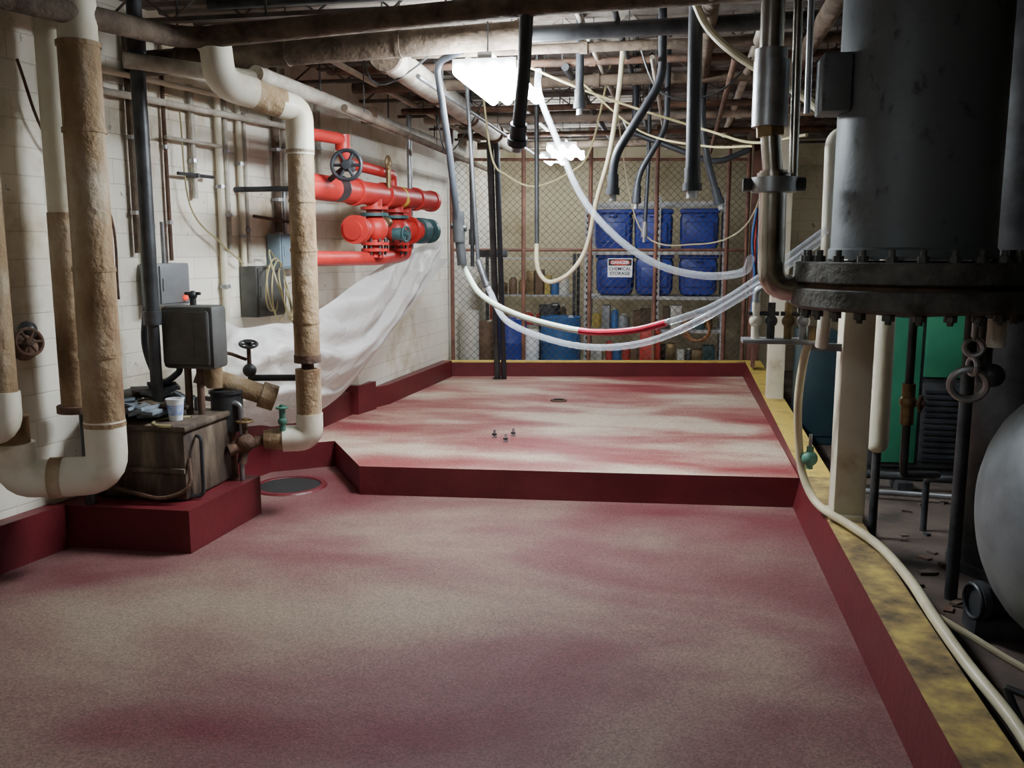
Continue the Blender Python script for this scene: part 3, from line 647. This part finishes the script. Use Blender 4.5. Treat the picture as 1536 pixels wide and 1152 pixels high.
drum('plastic_drum',-2.0,11.05,.2,.84,M_bin);drum('plastic_drum',-1.36,11.0,.25,.88,M_drum);drum('plastic_drum',-2.36,11.1,.14,.80,M_jb)
drum('plastic_drum',-2.48,10.78,.12,.95,M_jw);drum('plastic_drum',-1.70,10.85,.09,.72,M_cup);drum('plastic_drum',-1.55,11.35,.14,1.0,M_dark)
b=B('jerry_can');b.box(-.38,-.12,10.95,11.1,.0,.72,M_jr,.03);b.cyl((-.3,11.02,.72),(-.3,11.02,.78),.03,M_dark);b.tube([(-.22,11.02,.71),(-.22,11.02,.78),(-.15,11.02,.78),(-.15,11.02,.71)],.012,M_jr,.02);b.done()
b=B('coiled_hose_orange')
b.tor((.3,11.1,.75),(0,1,.1),.16,.015,mat('orange_hose',(.4,.17,.06),None,4,.5));b.tor((.33,11.12,.73),(0,1,.0),.14,.015,b.m[0]);b.done()

# ---------------------------------------------------------------- right side
b=B('steel_column');b.box(.905,1.07,4.965,5.13,.23,CEIL,M_cream,.012);b.box(.885,1.06,4.95,5.15,.215,.26,M_cream,.01);b.done()
b=B('steel_column');b.box(.90,1.05,8.5,8.66,.3,CEIL,M_cream,.01);b.done()
b=B('steel_column');b.box(.90,1.05,11.0,11.16,0,CEIL,M_fpost,.01);b.done()
vc=(1.03,4.2,0)
b=B('pressure_vessel')
b.lathe(vc,[(.0,1.66),(.345,1.66),(.345,1.70),(.335,1.71),(.335,3.0),(.32,3.1),(.2,3.18),(0,3.2)],M_vessel,n=48)
b.lathe(vc,[(.345,1.65),(.485,1.65),(.49,1.645),(.49,1.565),(.485,1.56),(.3,1.56)],M_flange,n=48)
b.lathe(vc,[(.3,1.56),(.455,1.56),(.455,1.535),(.3,1.535)],M_rust,n=48)
b.lathe(vc,[(.3,1.535),(.495,1.535),(.50,1.53),(.50,1.46),(.48,1.445),(.3,1.43),(.0,1.40)],M_flange,n=48)
for k in range(24):
    a=2*math.pi*(k+.5)/24;x=vc[0]+.44*math.cos(a);y=vc[1]+.44*math.sin(a)
    b.cyl((x,y,1.40),(x,y,1.70),.013,M_flange,n=8);b.cyl((x,y,1.65),(x,y,1.675),.024,M_flange,n=6);b.cyl((x,y,1.415),(x,y,1.45),.026,M_flange,n=6)
b.box(.60,.72,4.05,4.25,2.28,2.52,M_vessel,.01)
b.cyl((vc[0]+.36,vc[1]+.28,1.45),(vc[0]+.36,vc[1]+.28,0),.03,M_dark)
b.done()
b=B('stainless_pipe_line')
b.cyl((.40,4.2,3.2),(.40,4.2,2.55),.052,M_chrome,n=20);b.cyl((.40,4.2,2.57),(.40,4.2,2.52),.07,M_galv,n=20)
b.cyl((.405,4.2,2.52),(.405,4.2,2.24),.078,M_galv,n=20);b.cyl((.405,4.2,2.26),(.41,4.2,2.2),.065,M_brass,n=6)
b.cyl((.41,4.2,2.24),(.43,4.2,2.03),.045,M_chrome,n=20)
b.tube([(.43,4.2,2.05),(.44,4.2,1.53),(.62,4.2,1.53)],.06,M_chrome,.12,22)
b.cyl((.435,4.2,2.02),(.435,4.2,1.955),.10,M_galv,n=24);b.cyl((.30,4.2,1.99),(.57,4.2,1.99),.03,M_dark);b.cyl((.435,4.2,2.04),(.435,4.2,2.02),.075,M_chrome)
b.cyl((.50,4.22,3.2),(.52,4.22,2.0),.02,M_chrome);b.cyl((.56,4.25,3.2),(.57,4.25,2.3),.014,M_galv)
b.done()
b=B('white_riser_pipe');b.tube([(.95,4.8,2.3),(.77,4.8,2.27),(.78,4.8,1.35),(.78,4.85,1.20)],.034,M_pvc,.06);b.done()
b=B('pipe_manifold')
b.box(.38,.78,4.9,5.05,1.20,1.225,M_galv,.004);b.box(.74,.905,4.98,5.02,1.16,1.2,M_galv)
for x,m in ((.45,M_pvc),(.53,M_dark),(.62,M_brass),(.70,M_galv)):
    b.cyl((x,4.97,1.22),(x,4.97,1.42),.022,m);b.sph((x,4.97,1.32),.035,m);b.cyl((x-.04,4.97,1.36),(x+.04,4.97,1.36),.012,M_dark)
b.tube([(.45,4.97,1.40),(.45,4.97,1.5),(.62,4.97,1.5),(.62,4.97,1.4)],.02,M_galv,.04)
b.done()
b=B('white_vertical_pipe');b.cyl((1.19,5.4,3.2),(1.21,5.4,.58),.062,M_cream,n=20);b.sph((1.21,5.4,.58),.062,M_cream);b.cyl((1.21,5.4,.55),(1.21,5.4,.0),.025,M_dark);b.done()
b=B('drain_valve_pipe');b.cyl((1.25,4.95,1.45),(1.25,4.95,.55),.022,M_dark);b.cyl((1.25,4.95,1.0),(1.25,4.95,.78),.034,M_brass);b.sph((1.25,4.95,.9),.045,M_brass);b.wheel((1.30,4.9,.9),(1,-.5,0),.04,M_rust,.008)
b.tube([(1.25,4.95,.58),(1.25,4.95,.5),(1.5,5.2,.45),(1.55,5.6,.32),(1.55,5.6,.0)],.02,M_dark,.05);b.done()
b=B('shackle_and_valve')
b.tor((1.24,3.95,1.30),(.3,1,0),.035,.012,M_galv,20);b.tor((1.245,3.96,1.22),(1,.2,0),.035,.012,M_galv,20);b.cyl((1.24,3.95,1.33),(1.24,3.95,1.43),.014,M_galv)
b.cyl((1.30,4.0,1.42),(1.30,4.0,1.15),.03,M_dark);b.tor((1.24,3.98,1.14),(.2,1,.3),.07,.016,M_galv,22);b.sph((1.33,3.98,1.18),.05,M_dark);b.cyl((1.33,3.98,1.3),(1.33,3.98,1.42),.04,M_pvc)
b.done()
b=B('dark_storage_column');b.cyl((1.82,5.0,.0),(1.82,5.0,3.2),.26,M_dark,n=32);b.cyl((1.82,5,1.40),(1.82,5,1.46),.30,M_dark,n=32);b.cyl((1.82,5,.0),(1.82,5,.05),.30,M_dark,n=32);b.done()
b=B('compressor_cabinet')
b.box(1.5,2.3,7.0,7.9,.06,1.35,M_dark,.02);b.box(1.5,2.3,7.02,7.88,0,.06,M_dark)
b.box(1.56,1.84,6.985,7.0,.10,1.30,M_grn,.01);b.box(1.86,2.26,6.985,7.0,.76,1.30,M_grn,.01);b.box(1.86,2.24,6.98,7.0,.12,.72,M_dark,.01)
for k in range(12):b.box(1.88,2.22,6.97,6.985,.15+k*.045,.17+k*.045,M_blk)
b.done()
b=B('teal_cabinet');b.box(1.12,1.45,8.0,8.5,0,1.0,M_tealp,.02);b.box(1.15,1.42,7.985,8.0,.08,.94,M_tealp,.01);b.done()
b=B('floor_pipe_run');b.tube([(1.3,6.6,.1),(2.3,6.5,.1)],.03,M_dark);b.tube([(1.35,6.3,.05),(2.2,6.2,.05)],.02,M_galv);b.box(1.6,1.7,6.45,6.7,0,.08,M_dark);b.done()
b=B('horizontal_receiver_tank');c=Vector((1.41,3.4,.74));R=.46
pr=[(0,-.26)]+[(R*math.sin(t*math.pi/16),-.26*math.cos(t*math.pi/16)) for t in range(1,9)]+[(R,.0),(R*1.01,.03),(R,.06),(R,1.5),(R*.7,1.68),(0,1.75)]
b.lathe(c,pr,M_sphere,(1,0,0),48)
for dx in (.25,1.2):
    b.box(c.x+dx-.04,c.x+dx+.04,c.y-.3,c.y+.3,0,.42,M_dark)
b.cyl((c.x+.4,c.y,c.z+R),(c.x+.4,c.y,c.z+R+.1),.04,M_dark);b.done()
b=B('small_pump')
b.cyl((1.37,4.05,.16),(1.55,4.1,.16),.07,M_dark);b.cyl((1.36,4.05,.16),(1.39,4.055,.16),.09,M_dark);b.tor((1.35,4.05,.16),(1,.2,0),.075,.009,M_dark);b.box(1.35,1.6,4.0,4.18,.0,.09,M_dark,.01);b.done()
b=B('steel_bracket_frame')
b.cyl((1.25,3.0,.0),(1.16,3.1,.22),.012,M_dark);b.cyl((1.16,3.1,.22),(1.45,2.9,.18),.012,M_dark);b.cyl((1.45,2.9,.18),(1.45,2.9,0),.012,M_dark)
b.box(1.2,1.6,2.7,2.95,.0,.12,M_dark,.01);b.done()
b=B('floor_debris')
for i in range(26):
    x=random.uniform(1.2,1.9);y=random.uniform(4.3,6.4);w=random.uniform(.01,.04)
    b.box(x-w,x+w,y-w*.6,y+w*.6,.0,random.uniform(.006,.02),random.choice([M_rust,M_insd,M_conc,M_conc,M_dark]),0,random.uniform(0,3))
b.done()
b=B('washdown_hose')
b.tube([(.74,4.92,1.20),(.74,4.92,1.3)],.02,M_brass)
H=[(.80,4.9,1.30),(.75,4.95,1.24),(.72,5.0,1.14),(.71,5.1,.87),(.74,5.2,.60),(.77,5.2,.42),(.84,5.08,.28),(.96,4.75,.262),(1.045,4.45,.25),(1.08,4.05,.24),(1.075,3.65,.235),(1.10,3.3,.20),(1.16,2.95,.14),(1.2,2.5,.03),(1.25,1.8,.03)]
b.hose(H,.023,M_hosey,12);b.done()
b=B('branch_hose');b.hose([(1.08,3.72,.225),(1.2,3.62,.18),(1.35,3.5,.12),(1.6,3.3,.05),(2.2,3.0,.03)],.015,M_hosey,10);b.done()
b=B('green_ball_valve');b.sph((.80,5.18,.52),.045,M_green);b.cyl((.80,5.18,.46),(.80,5.18,.59),.02,M_green);b.cyl((.80,5.18,.59),(.80,5.18,.66),.010,M_galv);b.cyl((.755,5.2,.53),(.80,5.18,.52),.015,M_green);b.done()
b=B('red_hose_rack')
b.box(.90,.93,10.15,10.35,.39,2.2,M_fpost)
for k in range(4):b.hose([(.88+.01*k,10.1+.03*k,2.15),(.84+.03*k,10.05,1.8),(.88,10.05+.03*k,1.4),(.86+.02*k,10.05,1.0)],.014,M_jr if k%2 else M_drum,8)
b.done()
b=B('overhead_yellow_hose');b.hose([(1.75,4.4,2.9),(1.62,4.4,2.7),(1.58,4.4,2.5),(1.62,4.4,2.3),(1.8,4.4,2.15)],.02,M_hosey);b.done()

# ---------------------------------------------------------------- world & camera
w=bpy.data.worlds.new('world');bpy.context.scene.world=w;w.use_nodes=True
w.node_tree.nodes['Background'].inputs[0].default_value=(.6,.65,.7,1);w.node_tree.nodes['Background'].inputs[1].default_value=.1
cd=bpy.data.cameras.new('camera');cd.lens=36*1330/1536;cd.sensor_width=36;cd.clip_start=.05
cam=bpy.data.objects.new('camera',cd);COL.objects.link(cam)
R=Matrix(((.9842,-.0265,.1751),(.1771,.1471,-.9731),(0,.9888,.1495)))
cam.matrix_world=Matrix.Translation((0,0,1.7))@R.to_4x4()
bpy.context.scene.camera=cam
